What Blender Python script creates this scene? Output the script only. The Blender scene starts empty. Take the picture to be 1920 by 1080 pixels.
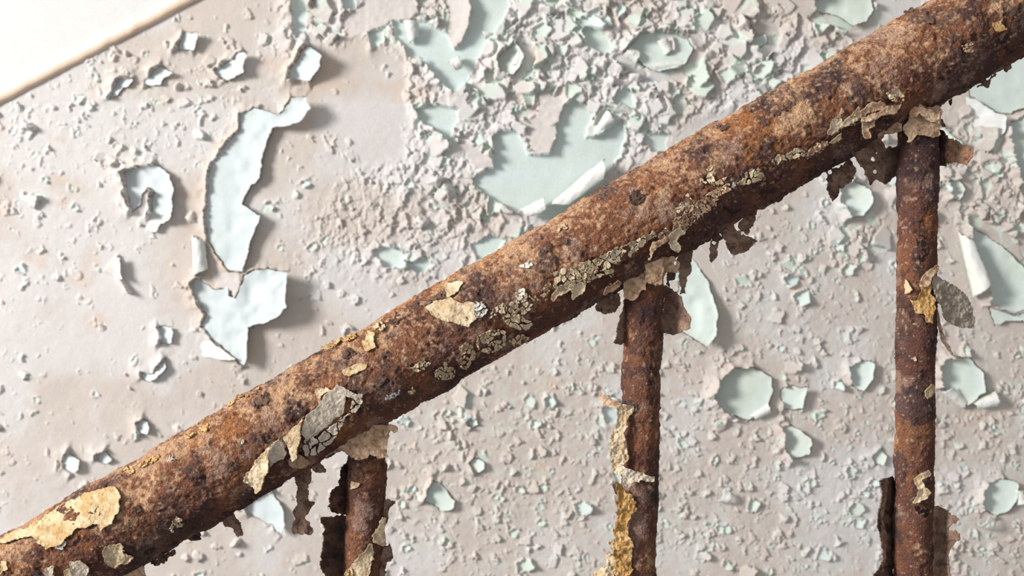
import bpy, math
import numpy as np
from mathutils import Vector

scene = bpy.context.scene
COL = scene.collection

# ------------------------------------------------------------------ camera, world, light, exposure
F = 2138.0            # focal length in pixels of the 1920 wide frame
CAM_D = 0.55          # camera to the axis of the handrail
WALL = 0.42           # handrail axis to the wall
ZC = 1.35             # eye height
SW = (CAM_D + WALL) / F

cam = bpy.data.cameras.new('camera')
cam.sensor_width = 36.0
cam.lens = F * 36.0 / 1920.0
cam.clip_start = 0.01
cam.dof.use_dof = True
cam.dof.focus_distance = CAM_D - 0.018
cam.dof.aperture_fstop = 20.0
cam_ob = bpy.data.objects.new('camera', cam)
cam_ob.location = (0, -CAM_D, ZC)
cam_ob.rotation_euler = (math.pi / 2, 0, 0)
COL.objects.link(cam_ob)
scene.camera = cam_ob

world = bpy.data.worlds.new('stairwell_light')
scene.world = world
world.use_nodes = True
nt = world.node_tree
nt.nodes.clear()
w_tc = nt.nodes.new('ShaderNodeTexCoord')
w_dot = nt.nodes.new('ShaderNodeVectorMath'); w_dot.operation = 'DOT_PRODUCT'
w_dot.inputs[1].default_value = (-0.52, -0.66, 0.54)
w_ramp = nt.nodes.new('ShaderNodeValToRGB')
w_ramp.color_ramp.elements[0].position = 0.05
w_ramp.color_ramp.elements[0].color = (0.035, 0.028, 0.024, 1)
w_ramp.color_ramp.elements[1].position = 0.95
w_ramp.color_ramp.elements[1].color = (0.61, 0.61, 0.62, 1)
w_map = nt.nodes.new('ShaderNodeMapRange')
w_map.inputs[1].default_value = -1; w_map.inputs[2].default_value = 1
w_bg = nt.nodes.new('ShaderNodeBackground'); w_bg.inputs[1].default_value = 0.90
w_out = nt.nodes.new('ShaderNodeOutputWorld')
nt.links.new(w_tc.outputs['Generated'], w_dot.inputs[0])
nt.links.new(w_dot.outputs['Value'], w_map.inputs[0])
nt.links.new(w_map.outputs[0], w_ramp.inputs[0])
nt.links.new(w_ramp.outputs[0], w_bg.inputs[0])
nt.links.new(w_bg.outputs[0], w_out.inputs[0])

win = bpy.data.lights.new('window_daylight', 'AREA')
win.shape = 'RECTANGLE'; win.size = 0.65; win.size_y = 0.80
win.energy = 93.0
win.color = (1.0, 0.968, 0.93)
win_ob = bpy.data.objects.new('window_daylight', win)
_dir = Vector((-0.80, -0.54, 0.27)).normalized()
win_ob.location = Vector((0.0, WALL, ZC)) + _dir * 2.8
win_ob.rotation_euler = _dir.to_track_quat('Z', 'Y').to_euler()
COL.objects.link(win_ob)

scene.view_settings.view_transform = 'Standard'
scene.view_settings.look = 'None'
scene.view_settings.gamma = 1.0
scene.view_settings.use_curve_mapping = False
scene.view_settings.exposure = 0.03

# ------------------------------------------------------------------ helpers
def lin(r, g, b):
    o = []
    for c in (r, g, b):
        c /= 255.0
        o.append(c / 12.92 if c <= 0.04045 else ((c + 0.055) / 1.055) ** 2.4)
    return np.array(o, np.float32)

def hsh(i, j, k, seed):
    i = i.astype(np.int64); j = j.astype(np.int64); k = k.astype(np.int64)
    h = (i * 374761393 + j * 668265263 + k * 1274126177 + seed * 144665) & 0xffffffff
    h = ((h ^ (h >> 13)) * 1103515245) & 0xffffffff
    h = ((h ^ (h >> 15)) * 2246822519) & 0xffffffff
    h = h ^ (h >> 16)
    return (h & 0xffffff).astype(np.float32) / 16777216.0

def noise2(x, y, seed=0):                 # -1..1
    xi = np.floor(x); yi = np.floor(y)
    fx = (x - xi); fy = (y - yi)
    fx = fx * fx * fx * (fx * (fx * 6 - 15) + 10); fy = fy * fy * fy * (fy * (fy * 6 - 15) + 10)
    z = np.zeros_like(xi)
    a = hsh(xi, yi, z, seed); b = hsh(xi + 1, yi, z, seed)
    c = hsh(xi, yi + 1, z, seed); d = hsh(xi + 1, yi + 1, z, seed)
    return ((a + (b - a) * fx) * (1 - fy) + (c + (d - c) * fx) * fy) * 2 - 1

def fbm2(x, y, seed=0, octs=4, gain=0.5):
    s = 0; a = 1.0; t = 0
    for o in range(octs):
        s = s + a * noise2(x * 2 ** o + 17.3 * o, y * 2 ** o - 9.1 * o, seed + o)
        t += a; a *= gain
    return s / t

def noise3(x, y, z, seed=0):
    xi = np.floor(x); yi = np.floor(y); zi = np.floor(z)
    f = []
    for q, qi in ((x, xi), (y, yi), (z, zi)):
        t = q - qi
        f.append(t * t * (3 - 2 * t))
    r = 0
    for dx in (0, 1):
        for dy in (0, 1):
            for dz in (0, 1):
                w = (f[0] if dx else 1 - f[0]) * (f[1] if dy else 1 - f[1]) * (f[2] if dz else 1 - f[2])
                r = r + w * hsh(xi + dx, yi + dy, zi + dz, seed)
    return r * 2 - 1

def fbm3(p, sc, seed=0, octs=3, gain=0.5):
    s = 0; a = 1.0; t = 0
    for o in range(octs):
        k = sc * 2 ** o
        s = s + a * noise3(p[..., 0] * k + 3.1 * o, p[..., 1] * k + 7.7 * o, p[..., 2] * k, seed + o)
        t += a; a *= gain
    return s / t

def voronoi2(x, y, seed=0):               # F1, F2, cell hash x2, vector to the cell's point
    xi = np.floor(x); yi = np.floor(y)
    f1 = np.full(x.shape, 9e9, np.float32); f2 = f1.copy()
    cx = np.zeros_like(f1); cy = np.zeros_like(f1); ix = np.zeros_like(f1); iy = np.zeros_like(f1)
    z = np.zeros_like(xi)
    for dx in (-1, 0, 1):
        for dy in (-1, 0, 1):
            px = xi + dx + hsh(xi + dx, yi + dy, z, seed)
            py = yi + dy + hsh(xi + dx, yi + dy, z + 1, seed)
            d = (px - x) ** 2 + (py - y) ** 2
            n = d < f1
            f2 = np.where(n, f1, np.minimum(f2, d))
            f1 = np.where(n, d, f1)
            cx = np.where(n, px, cx); cy = np.where(n, py, cy)
            ix = np.where(n, xi + dx, ix); iy = np.where(n, yi + dy, iy)
    return np.sqrt(f1), np.sqrt(f2), ix, iy, x - cx, y - cy

def smooth(a, b, x):
    t = np.clip((x - a) / (b - a), 0, 1)
    return t * t * (3 - 2 * t)

def inside(poly, x, y):
    r = np.zeros(x.shape, bool)
    n = len(poly)
    for i in range(n):
        x0, y0 = poly[i]; x1, y1 = poly[(i + 1) % n]
        if y0 == y1: continue
        c = ((y0 > y) != (y1 > y)) & (x < (x1 - x0) * (y - y0) / (y1 - y0) + x0)
        r ^= c
    return r

def edge_dist(poly, x, y):                # distance to the outline and the nearest outline point
    best = np.full(x.shape, 1e9, np.float32); bx = np.zeros_like(best); by = np.zeros_like(best)
    n = len(poly)
    for i in range(n):
        x0, y0 = poly[i]; x1, y1 = poly[(i + 1) % n]
        ex, ey = x1 - x0, y1 - y0
        t = np.clip(((x - x0) * ex + (y - y0) * ey) / max(ex * ex + ey * ey, 1e-6), 0, 1)
        qx = x0 + t * ex; qy = y0 + t * ey
        d = np.hypot(x - qx, y - qy)
        m = d < best
        best = np.where(m, d, best); bx = np.where(m, qx, bx); by = np.where(m, qy, by)
    return best, bx, by

def warp(x, y, amp, seed):
    a = amp
    return (x + a * fbm2(x / 16, y / 16, seed, 3, 0.6) * 1.6, y + a * fbm2(x / 16, y / 16, seed + 50, 3, 0.6) * 1.6)

def px2w(u, v, y):
    d = CAM_D + y
    return np.stack([(u - 960) / F * d, y + 0 * u, ZC - (v - 540) / F * d], -1)

def mesh_object(name, V, faces, colors, mat, parent=None):
    me = bpy.data.meshes.new(name)
    V = np.asarray(V, np.float32).reshape(-1, 3)
    faces = np.asarray(faces, np.int32)
    k = faces.shape[1]
    me.vertices.add(len(V)); me.vertices.foreach_set('co', V.ravel())
    me.loops.add(faces.size); me.loops.foreach_set('vertex_index', faces.ravel())
    me.polygons.add(len(faces))
    me.polygons.foreach_set('loop_start', np.arange(0, faces.size, k, dtype=np.int32))
    me.polygons.foreach_set('use_smooth', np.ones(len(faces), bool))
    me.update(calc_edges=True)
    c = np.ones((len(V), 4), np.float32); c[:, :3] = np.asarray(colors).reshape(-1, 3)
    at = me.attributes.new('Col', 'FLOAT_COLOR', 'POINT')
    at.data.foreach_set('color', c.ravel())
    me.materials.append(mat)
    o = bpy.data.objects.new(name, me)
    COL.objects.link(o)
    if parent is not None:
        o.parent = parent
        o.matrix_parent_inverse = parent.matrix_world.inverted()
    return o

def grid_faces(n, m):
    i = np.arange(n * m, dtype=np.int32).reshape(n, m)
    return np.stack([i[:-1, :-1], i[1:, :-1], i[1:, 1:], i[:-1, 1:]], -1).reshape(-1, 4)

def sheet_mesh(name, P, mask, front, back, thick, mat, parent):
    """P (n,m,3) front surface, rows go down the picture; mask says which grid points exist. thick in metres."""
    n, m = mask.shape
    du = np.gradient(P, axis=1); dv = np.gradient(P, axis=0)
    N = np.cross(dv, du); N /= (np.linalg.norm(N, axis=-1, keepdims=True) + 1e-12)
    flip = np.where(N[..., 1:2] > 0, -1.0, 1.0)
    N = N * flip
    idx = np.arange(n * m, dtype=np.int32).reshape(n, m)
    ok = mask[:-1, :-1] & mask[1:, :-1] & mask[1:, 1:] & mask[:-1, 1:]
    q = np.stack([idx[:-1, :-1], idx[1:, :-1], idx[1:, 1:], idx[:-1, 1:]], -1)[ok]
    if len(q) < 4: return None
    e = np.concatenate([q[:, [0, 1]], q[:, [1, 2]], q[:, [2, 3]], q[:, [3, 0]]])
    key = np.minimum(e[:, 0], e[:, 1]).astype(np.int64) * (n * m) + np.maximum(e[:, 0], e[:, 1])
    _, inv, cnt = np.unique(key, return_inverse=True, return_counts=True)
    be = e[cnt[inv.ravel()] == 1]
    used = np.unique(q)
    # pull the outline inwards a little so its stairs read as a torn, not stepped, edge
    Pf = P.reshape(-1, 3).copy()
    for _ in range(2):
        acc = np.zeros_like(Pf); w = np.zeros(len(Pf))
        np.add.at(acc, be[:, 0], Pf[be[:, 1]]); np.add.at(acc, be[:, 1], Pf[be[:, 0]])
        np.add.at(w, be[:, 0], 1); np.add.at(w, be[:, 1], 1)
        mm = w > 0
        Pf[mm] = 0.5 * Pf[mm] + 0.5 * acc[mm] / w[mm][:, None]
    new = np.full(n * m, -1, np.int32); new[used] = np.arange(len(used), dtype=np.int32)
    k = len(used)
    Vf = Pf[used]; Vb = Vf - N.reshape(-1, 3)[used] * thick
    qf = new[q]; qb = qf[:, ::-1] + k
    a = new[be[:, 0]]; b = new[be[:, 1]]
    qs = np.stack([b, a, a + k, b + k], -1)
    C = np.concatenate([np.broadcast_to(front, P.shape).reshape(-1, 3)[used], np.broadcast_to(back, P.shape).reshape(-1, 3)[used]])
    return mesh_object(name, np.concatenate([Vf, Vb]), np.concatenate([qf, qb, qs]), C, mat, parent)

# ------------------------------------------------------------------ materials
def paint_material(name, rough, grain, grain_amp, bump_scale, bump, spec=0.3):
    m = bpy.data.materials.new(name); m.use_nodes = True
    t = m.node_tree; b = t.nodes['Principled BSDF']
    at = t.nodes.new('ShaderNodeAttribute'); at.attribute_name = 'Col'
    tc = t.nodes.new('ShaderNodeTexCoord')
    n1 = t.nodes.new('ShaderNodeTexNoise'); n1.inputs['Scale'].default_value = grain; n1.inputs['Detail'].default_value = 4
    mr = t.nodes.new('ShaderNodeMapRange')
    mr.inputs[1].default_value = 0.25; mr.inputs[2].default_value = 0.75
    mr.inputs[3].default_value = 1 - grain_amp; mr.inputs[4].default_value = 1 + grain_amp
    mx = t.nodes.new('ShaderNodeVectorMath'); mx.operation = 'SCALE'
    n2 = t.nodes.new('ShaderNodeTexNoise'); n2.inputs['Scale'].default_value = bump_scale; n2.inputs['Detail'].default_value = 5
    bp = t.nodes.new('ShaderNodeBump'); bp.inputs['Strength'].default_value = bump; bp.inputs['Distance'].default_value = 0.001
    L = t.links.new
    L(tc.outputs['Object'], n1.inputs['Vector']); L(tc.outputs['Object'], n2.inputs['Vector'])
    L(n1.outputs['Fac'], mr.inputs[0]); L(at.outputs['Color'], mx.inputs[0]); L(mr.outputs[0], mx.inputs['Scale'])
    L(mx.outputs[0], b.inputs['Base Color']); L(n2.outputs['Fac'], bp.inputs['Height']); L(bp.outputs[0], b.inputs['Normal'])
    b.inputs['Roughness'].default_value = rough
    b.inputs['Specular IOR Level'].default_value = spec
    return m

M_WALL = paint_material('flaking_wall_paint', 0.8, 500, 0.05, 900, 0.18, 0.2)
M_PEEL = paint_material('mint_wall_paint', 0.6, 300, 0.03, 500, 0.06, 0.3)
M_RUST = paint_material('rusted_iron', 0.85, 1500, 0.5, 1100, 1.0, 0.25)
M_FLAKE = paint_material('old_rail_paint', 0.75, 800, 0.24, 900, 0.55, 0.25)

# ------------------------------------------------------------------ the wall
BEIGE = lin(203, 193, 185); PALE = lin(213, 209, 207); TAN = lin(208, 189, 173)
MINT = lin(207, 217, 207); MINT_B = lin(208, 220, 215); CREAM = lin(226, 226, 214); WHITE = lin(228, 230, 228)

# peeled sheets of the wall paint: outline in wall pixels, direction the free edge lifts, lift in mm, left lip in mm, label
SHEETS = [
 ([(345,62),(371,64),(367,80),(364,97),(345,95),(329,95),(336,78)], (1,-.1), 7, 4, 'small pale mint flake near the white band, top left'),
 ([(270,152),(285,134),(302,122),(326,136),(308,146),(300,158),(289,163),(275,161)], (.8,.5), 6, 3, 'pale mint flake with a pointed right tip'),
 ([(204,184),(222,148),(250,146),(245,158),(232,166),(222,178)], (.7,.5), 4, 4, 'crumbled mint flake under the white band'),
 ([(402,131),(430,112),(455,97),(463,104),(457,120),(459,136),(440,146),(424,151),(410,146)], (1,.2), 8, 3, 'broad pale mint flake beside the crumbled top seam'),
 ([(538,150),(546,130),(560,108),(575,86),(590,92),(604,103),(600,124),(582,152),(560,152)], (1,-.3), 13, 6, 'mint flake standing well off the wall at the top'),
 ([(448,243),(452,214),(475,203),(505,207),(524,214),(533,206),(546,182),(575,183),(584,206),(566,226),(545,238),(512,240),(498,270),(490,300),(488,330),(470,352),(452,383),(470,393),(489,404),(485,420),(470,456),(461,490),(455,513),(430,508),(408,480),(390,450),(385,400),(390,360),(390,325),(396,308),(415,285),(428,262),(440,248)], (.95,.25), 13, 2.5, 'long pale mint strip hanging down the left of the wall'),
 ([(358,530),(372,520),(390,533),(404,545),(428,537),(431,556),(442,560),(455,530),(458,516),(480,508),(502,504),(538,511),(536,545),(537,578),(512,600),(466,616),(462,640),(463,668),(457,686),(437,668),(376,613),(385,590),(372,570),(364,552)], (.9,.3), 15, 4, 'heart shaped pale mint peel below the long strip'),
 ([(230,322),(256,312),(291,307),(319,328),(328,356),(323,373),(326,396),(322,407),(283,403),(286,375),(290,358),(280,352),(268,362),(262,388),(246,395),(238,360)], (.95,.25), 8, 7, 'hook shaped mint peel at the far left'),
 ([(298,613),(322,613),(324,628),(325,643),(300,644)], (1,.1), 5, 3, 'tiny mint flake left of the heart shaped peel'),
 ([(264,696),(285,700),(298,686),(309,674),(314,690),(296,706),(280,716),(266,708)], (.8,.6), 6, 3, 'small curled mint flake low on the left'),
 ([(117,858),(130,850),(149,862),(148,882),(136,890),(120,878)], (1,.4), 6, 4, 'small round mint flake left of the handrail'),
 ([(180,850),(200,846),(210,862),(198,872),(182,862)], (.8,.5), 4, 3, 'faint mint chip left of the handrail'),
 ([(258,790),(268,785),(281,800),(278,818),(262,815)], (1,.3), 5, 3, 'mint chip just above the handrail'),
 ([(930,110),(945,95),(970,80),(982,104),(975,130),(960,139),(938,132)], (1,.1), 9, 4, 'mint flake with a bright raised right edge'),
 ([(1266,560),(1290,470),(1310,497),(1334,540),(1346,590),(1344,628),(1325,650),(1300,636),(1266,612)], (.8,.6), 11, 0, 'tall mint peel behind the middle baluster'),
 ([(1815,424),(1850,440),(1900,478),(1945,530),(1950,575),(1900,590),(1856,570),(1848,540),(1836,490)], (.9,-.3), 6, 5, 'large mint peel right of the last baluster'),
 ([(1852,572),(1900,592),(1950,580),(1950,606),(1905,600),(1868,610)], (.2,1), 6, 2, 'lower fold of the large mint peel'),
 ([(1760,690),(1775,672),(1815,668),(1845,700),(1850,735),(1815,760),(1785,740),(1762,725)], (.8,.5), 7, 5, 'mint peel with white folds right of the last baluster'),
 ([(1460,735),(1474,726),(1517,726),(1512,745),(1508,766),(1470,768)], (1,.1), 7, 4, 'small square mint flake between the two right balusters'),
 ([(1465,800),(1480,796),(1500,806),(1524,825),(1520,850),(1500,858),(1484,864),(1470,838)], (1,-.1), 8, 5, 'mint flake shaped like a shield'),
 ([(1635,852),(1650,842),(1666,852),(1660,875),(1640,870)], (.9,.3), 4, 2, 'pale green chip left of the last baluster'),
 ([(1836,940),(1850,908),(1880,895),(1912,905),(1908,935),(1895,958),(1868,968),(1846,955)], (1,.1), 6, 4, 'mint flake at the lower right'),
 ([(462,952),(480,928),(512,922),(530,950),(536,985),(528,1008),(512,985),(490,975),(468,965)], (.8,.6), 8, 3, 'mint peel showing below the handrail'),
 ([(1815,160),(1860,125),(1945,100),(1950,190),(1895,215),(1862,208),(1818,178)], (.9,.2), 5, 0, 'large smooth mint peel beneath the upper end of the handrail'),
 ([(1886,232),(1950,205),(1950,330),(1910,345),(1896,300)], (1,0), 8, 5, 'mint peel cut off by the picture edge'),
 ([(1572,350),(1600,340),(1632,352),(1640,372),(1622,402),(1590,408),(1576,380)], (.9,.4), 7, 5, 'mint flake left of the last baluster below the handrail'),
 ([(1775,340),(1800,336),(1812,356),(1800,378),(1782,372)], (.9,.3), 6, 4, 'small mint flake right of the last baluster'),
 ([(1590,690),(1612,676),(1640,680),(1640,712),(1618,735),(1596,722)], (.9,.3), 6, 3, 'ragged mint flake left of the last baluster'),
 ([(1185,80),(1205,62),(1245,58),(1288,70),(1300,95),(1290,115),(1265,130),(1235,134),(1195,116),(1168,96)], (.3,1), 6, 5, 'shallow mint bowl of paint at the top centre'),
 ([(1522,0),(1545,-10),(1630,-10),(1640,20),(1625,42),(1600,50),(1570,30),(1530,22)], (.5,1), 7, 5, 'mint bowl of paint at the top edge'),
 ([(1405,80),(1420,64),(1440,62),(1436,80),(1420,92)], (.8,-.3), 5, 3, 'small mint chip above the handrail'),
 ([(1338,745),(1345,712),(1372,690),(1410,690),(1448,704),(1450,730),(1436,770),(1405,786),(1372,778),(1348,760)], (1,.25), 5, 9, 'mint bowl of bare paint right of the middle baluster'),
 ([(795,940),(812,900),(826,905),(840,925),(853,940),(848,955),(826,958)], (.8,.5), 4, 4, 'mint scrape between the lower balusters'),
 ([(880,868),(892,858),(912,864),(908,882),(892,890)], (.9,.2), 5, 3, 'mint chip between the lower balusters'),
 ([(875,790),(895,782),(900,798),(884,802)], (.9,.3), 5, 3, 'small mint chip below the handrail'),
]
FOLDS = [
 ([(346,619),(356,612),(368,612),(400,640),(442,674),(430,677),(402,674),(362,664)], (1,-.25), 11, 'white folded lower corner of the heart shaped peel'),
 ([(267,404),(284,398),(304,404),(324,402),(318,412),(302,420),(292,437),(278,434),(266,424)], (1,.2), 10, 'white folded foot of the hook shaped peel'),
 ([(197,509),(212,492),(223,478),(226,500),(231,528),(214,519)], (1,.05), 10, 'white three cornered flap at the far left'),
 ([(1810,182),(1832,186),(1860,208),(1890,216),(1886,248),(1852,266),(1830,262),(1814,218)], (.8,-.5), 12, 'white folded lower edge of the large mint peel'),
 ([(1345,742),(1356,752),(1376,780),(1390,788),(1372,790),(1350,775),(1338,758)], (.9,-.3), 7, 'white rolled back lower lip of the mint bowl'),
]
# areas where the beige coat is gone and the flat mint coat shows: outline, lip of the beige coat in mm
BARE = [
 ([(735,42),(760,38),(790,38),(842,66),(868,60),(880,0),(880,-12),(952,-12),(955,12),(940,40),(920,70),(902,95),(890,122),(872,160),(850,172),(818,145),(798,118),(765,106),(762,90),(745,70)], 3),
 ([(780,205),(800,196),(830,200),(861,204),(856,226),(850,252),(836,262),(815,240),(790,226)], 3),
 ([(922,262),(938,245),(966,244),(982,270),(992,292),(1036,286),(1046,250),(1040,230),(1056,200),(1076,187),(1096,200),(1112,216),(1100,246),(1096,260),(1120,256),(1166,224),(1173,258),(1162,290),(1148,312),(1110,360),(1035,410),(990,402),(960,396),(920,371),(888,345),(896,326),(922,310),(928,288)], 1.4),
 ([(1150,190),(1160,170),(1180,165),(1192,195),(1180,208),(1160,200)], 3),
 ([(1206,262),(1230,248),(1252,250),(1250,284),(1222,285)], 3),
 ([(1120,55),(1100,50),(1090,60),(1100,85),(1130,100),(1150,95),(1140,70)], 1),
 ([(548,-10),(570,-10),(578,20),(570,60),(556,72),(548,40)], 6),
 ([(640,-10),(668,-10),(666,12),(648,22)], 4),
 ([(690,55),(716,50),(722,75),(700,92)], 3),
 ([(700,470),(735,462),(760,478),(752,505),(720,500)], 3),
 ([(880,460),(920,440),(945,450),(930,480),(895,485)], 3),
 ([(768,495),(800,478),(810,500),(782,512)], 2),
 ([(1130,770),(1140,740),(1165,750),(1165,790),(1140,795)], 2),
 ([(1150,890),(1160,880),(1168,900),(1156,908)], 1),
]
# white inner sides of the paint rolled up on itself: axis ends in wall pixels, radii in mm, arc in degrees (0 = towards the light), label
ROLLS = [
 ((374,436),(381,521), 5.0, 6.5, (-40, 200), 'white rolled edge beside the long mint strip'),
 ((1803,424),(1842,558), 5.0, 11.0, (-40, 130), 'long white roll on the large peel at the right edge'),
 ((1030,404),(1150,312), 7.0, 10.0, (-30, 125), 'cream rolled edge of the big bare patch'),
 ((975,408),(1030,388), 6.0, 9.0, (-30, 120), 'cream curl just above the handrail'),
 ((1108,262),(1150,215), 2.5, 6.5, (-40, 180), 'cream pointed curl in the big bare patch'),
 ((1150,198),(1190,214), 6.0, 3.0, (-40, 180), 'cream curl above the big bare patch'),
 ((778,84),(772,38), 4.0, 6.5, (-40, 190), 'cream rolled chip at the top'),
 ((1765,722),(1812,762), 6.0, 3.5, (-50, 180), 'white fold on the peel beside the last baluster'),
 ((1815,762),(1870,746), 3.5, 7.0, (-50, 180), 'white fold below the peel beside the last baluster'),
 ((1836,970),(1862,984), 6.5, 5.0, (-50, 180), 'white curl below the mint flake at the lower right'),
 ((1905,912),(1915,945), 4.0, 5.0, (-50, 180), 'white curl right of the mint flake at the lower right'),
 ((1405,786),(1445,762), 3.0, 5.0, (-40, 180), 'cream curl under the mint bowl'),
 ((845,128),(868,118), 5.5, 6.0, (-40, 180), 'small cream roll on the upper bare patch'),
 ((778,112),(795,118), 4.0, 3.5, (-40, 180), 'small cream roll left of the upper bare patch'),
 ((905,70),(920,66), 4.0, 3.0, (-40, 180), 'tiny cream roll at the top centre'),
 ((1240,72),(1256,104), 5.0, 4.0, (-40, 190), 'white curl inside the shallow mint bowl'),
 ((1170,95),(1200,112), 5.0, 5.5, (-40, 180), 'white rim of the shallow mint bowl'),
 ((1215,130),(1285,120), 4.0, 3.5, (-40, 180), 'cream lower rim of the shallow mint bowl'),
 ((968,130),(978,92), 4.5, 4.0, (-40, 190), 'white curled edge at the top centre'),
 ((1345,928),(1372,932), 5.0, 5.0, (-40, 180), 'white chip near the bottom right of the middle baluster'),
 ((1170,795),(1150,740), 2.5, 2.5, (-40, 180), 'thin white curl behind the middle baluster'),
]

U0, U1, V0, V1, ST = -400, 2500, -220, 1300, 2.0
uu = np.arange(U0, U1 + 1, ST, dtype=np.float32); vv = np.arange(V0, V1 + 1, ST, dtype=np.float32)
UU, VV = np.meshgrid(uu, vv)
def gauss(cu, cv, su, sv):
    return np.exp(-0.5 * ((UU - cu) / su) ** 2 - 0.5 * ((VV - cv) / sv) ** 2)

nz = fbm2(UU / 90, VV / 90, 5, 4)
dense = 1.25 * gauss(1010, 110, 260, 150) + 0.25 * gauss(690, 400, 150, 80) + 1.0 * gauss(890, 290, 100, 110) + 0.85 * gauss(1420, 110, 190, 130) \
    + 0.8 * gauss(1850, 330, 120, 120) + 0.55 * gauss(630, 40, 70, 60) + 0.5 * gauss(1600, 480, 60, 90) + 0.45 * gauss(790, 490, 50, 30)
dense = dense * (1 - 1.1 * gauss(690, 190, 62, 90)) * (1 - 0.8 * gauss(1380, 250, 90, 50)) + 0.25 * nz
dense = smooth(0.38, 0.75, dense)
fine = 0.18 + 0.55 * gauss(1500, 900, 420, 200) + 0.5 * gauss(950, 900, 260, 150) + 0.45 * gauss(1450, 560, 160, 130) + 0.4 * gauss(1850, 850, 130, 250) \
    + 0.4 * gauss(330, 170, 140, 60) + 0.3 * gauss(200, 260, 130, 60) + 0.35 * gauss(600, 480, 60, 160) + 0.5 * nz * 0.5
fine = np.clip(fine * (1 - 0.8 * gauss(690, 190, 62, 90)) * (1 - 0.6 * gauss(620, 620, 140, 80)), 0, 1)

H = 1.2 * fbm2(UU / 160, VV / 160, 11, 3) + 0.35 * fbm2(UU / 14, VV / 14, 21, 3) * (0.4 + fine)
tint = smooth(-0.15, 0.5, fbm2(UU / 130, VV / 130, 31, 4) + 0.5 * gauss(150, 480, 130, 260) + 0.35 * gauss(1000, 150, 400, 200))
warm = smooth(0.1, 0.6, fbm2(UU / 60, VV / 60, 41, 4) + 0.35 * gauss(450, 480, 90, 150) + 0.4 * gauss(130, 330, 90, 60) + 0.3 * gauss(640, 130, 60, 60) - 0.25)
C = BEIGE + (PALE - BEIGE) * tint[..., None]
C = C + (TAN - C) * (0.75 * warm[..., None])

# scaly, crazed areas: shingled plates, each tilted about its hinge, some fallen out
ca, sa = math.cos(0.28), math.sin(0.28)
wx, wy = warp(UU, VV, 7.0, 61)
wx = wx + 2.2 * noise2(UU / 6.5, VV / 6.5, 62); wy = wy + 2.2 * noise2(UU / 6.5, VV / 6.5, 63)
z0 = np.zeros_like(UU)
def shingles(sx, sy, seed):
    f1, f2, ix, iy, dx, dy = voronoi2((ca * wx + sa * wy) / sx, (-sa * wx + ca * wy) / sy, seed)
    r1, r2, r3 = hsh(ix, iy, z0, seed + 1), hsh(ix, iy, z0, seed + 2), hsh(ix, iy, z0, seed + 3)
    k = sx / 17.0
    pl = 0.9 + 1.5 * k * r1 + k * (dx * (1.2 + 6.0 * (r2 - 0.25)) + dy * (r3 - 0.45) * 6.0) + k * 1.1 * dx * dx
    return pl, (r1 < 0.10), f2 - f1, r2, r3
pa, ga, ea, ra, rb = shingles(25.0, 42.0, 71)
pb, gb, eb, rc, rd = shingles(12.5, 19.0, 76)
pick = smooth(-0.05, 0.10, fbm2(UU / 45, VV / 45, 77, 3))
plate = pa * pick + pb * (1 - pick) + 0.35 * (pb - 1) * pick
gone = np.where(pick > 0.5, ga, gb)
plate = np.where(gone, -0.9, plate)
wrinkle = np.clip(smooth(0.25, 0.7, 1.0 * gauss(780, 410, 110, 90) + 0.8 * gauss(880, 400, 90, 60) + 0.3 * gauss(640, 430, 60, 60) + 0.35 * nz) - dense, 0, 1)
H = H + dense * plate + wrinkle * np.clip(0.45 * (pb - 0.9) + 0.25 * (pa - 0.9), -0.8, 2.2)
mint_here = gone | ((np.where(pick > 0.5, ea, eb) < 0.10) & (np.where(pick > 0.5, ra, rc) > 0.78))
C = np.where((mint_here & (dense > 0.45))[..., None], MINT * 0.85 + C * 0.15, C)
# fine crumbs and half lifted specks
for (sz, amp, seed, dens_) in ((6.5, 0.8, 81, 0.18), (11.0, 1.3, 84, 0.14), (17.0, 2.6, 87, 0.22)):
    f1, f2, ix, iy, dx, dy = voronoi2(wx / sz + seed, wy / (sz * 1.15), seed)
    r1, r2, r3 = hsh(ix, iy, z0, seed + 1), hsh(ix, iy, z0, seed + 2), hsh(ix, iy, z0, seed + 3)
    on = (r1 < fine * dens_) & (f2 - f1 > 0.10) & (f1 < 0.30 + 0.35 * r3)
    sp = 0.25 + amp * (0.35 + dx * (r2 + 0.3) * 1.6 + dy * (r3 - 0.35) * 1.6)
    H = H + np.where(on, np.clip(sp, -0.3, 3), 0) * (1 - 0.8 * dense)
    C = np.where(((r1 < fine * dens_) & (r2 > 0.55) & (f1 < 0.38) & (dx * 0.8 + dy * (r3 - .35) < -0.04))[..., None], MINT * 0.7 + C * 0.3, C)
veil = smooth(0.0, 0.5, fbm2(UU / 26, VV / 26, 95, 4, 0.6)) * np.clip(fine * 1.3, 0, 1)
C = C + (MINT - C) * (0.35 * veil)[..., None]
H = H + 0.30 * fine * np.abs(fbm2(UU / 7, VV / 7, 91, 3)) 

def window(poly_or_c, pad):
    if isinstance(poly_or_c, list):
        xs = [p[0] for p in poly_or_c]; ys = [p[1] for p in poly_or_c]
        a, b, c, d = min(xs), max(xs), min(ys), max(ys)
    else:
        a = b = poly_or_c[0]; c = d = poly_or_c[1]
    i0 = max(int((a - pad - U0) / ST), 0); i1 = min(int((b + pad - U0) / ST) + 2, len(uu))
    j0 = max(int((c - pad - V0) / ST), 0); j1 = min(int((d + pad - V0) / ST) + 2, len(vv))
    return slice(j0, j1), slice(i0, i1)

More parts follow.
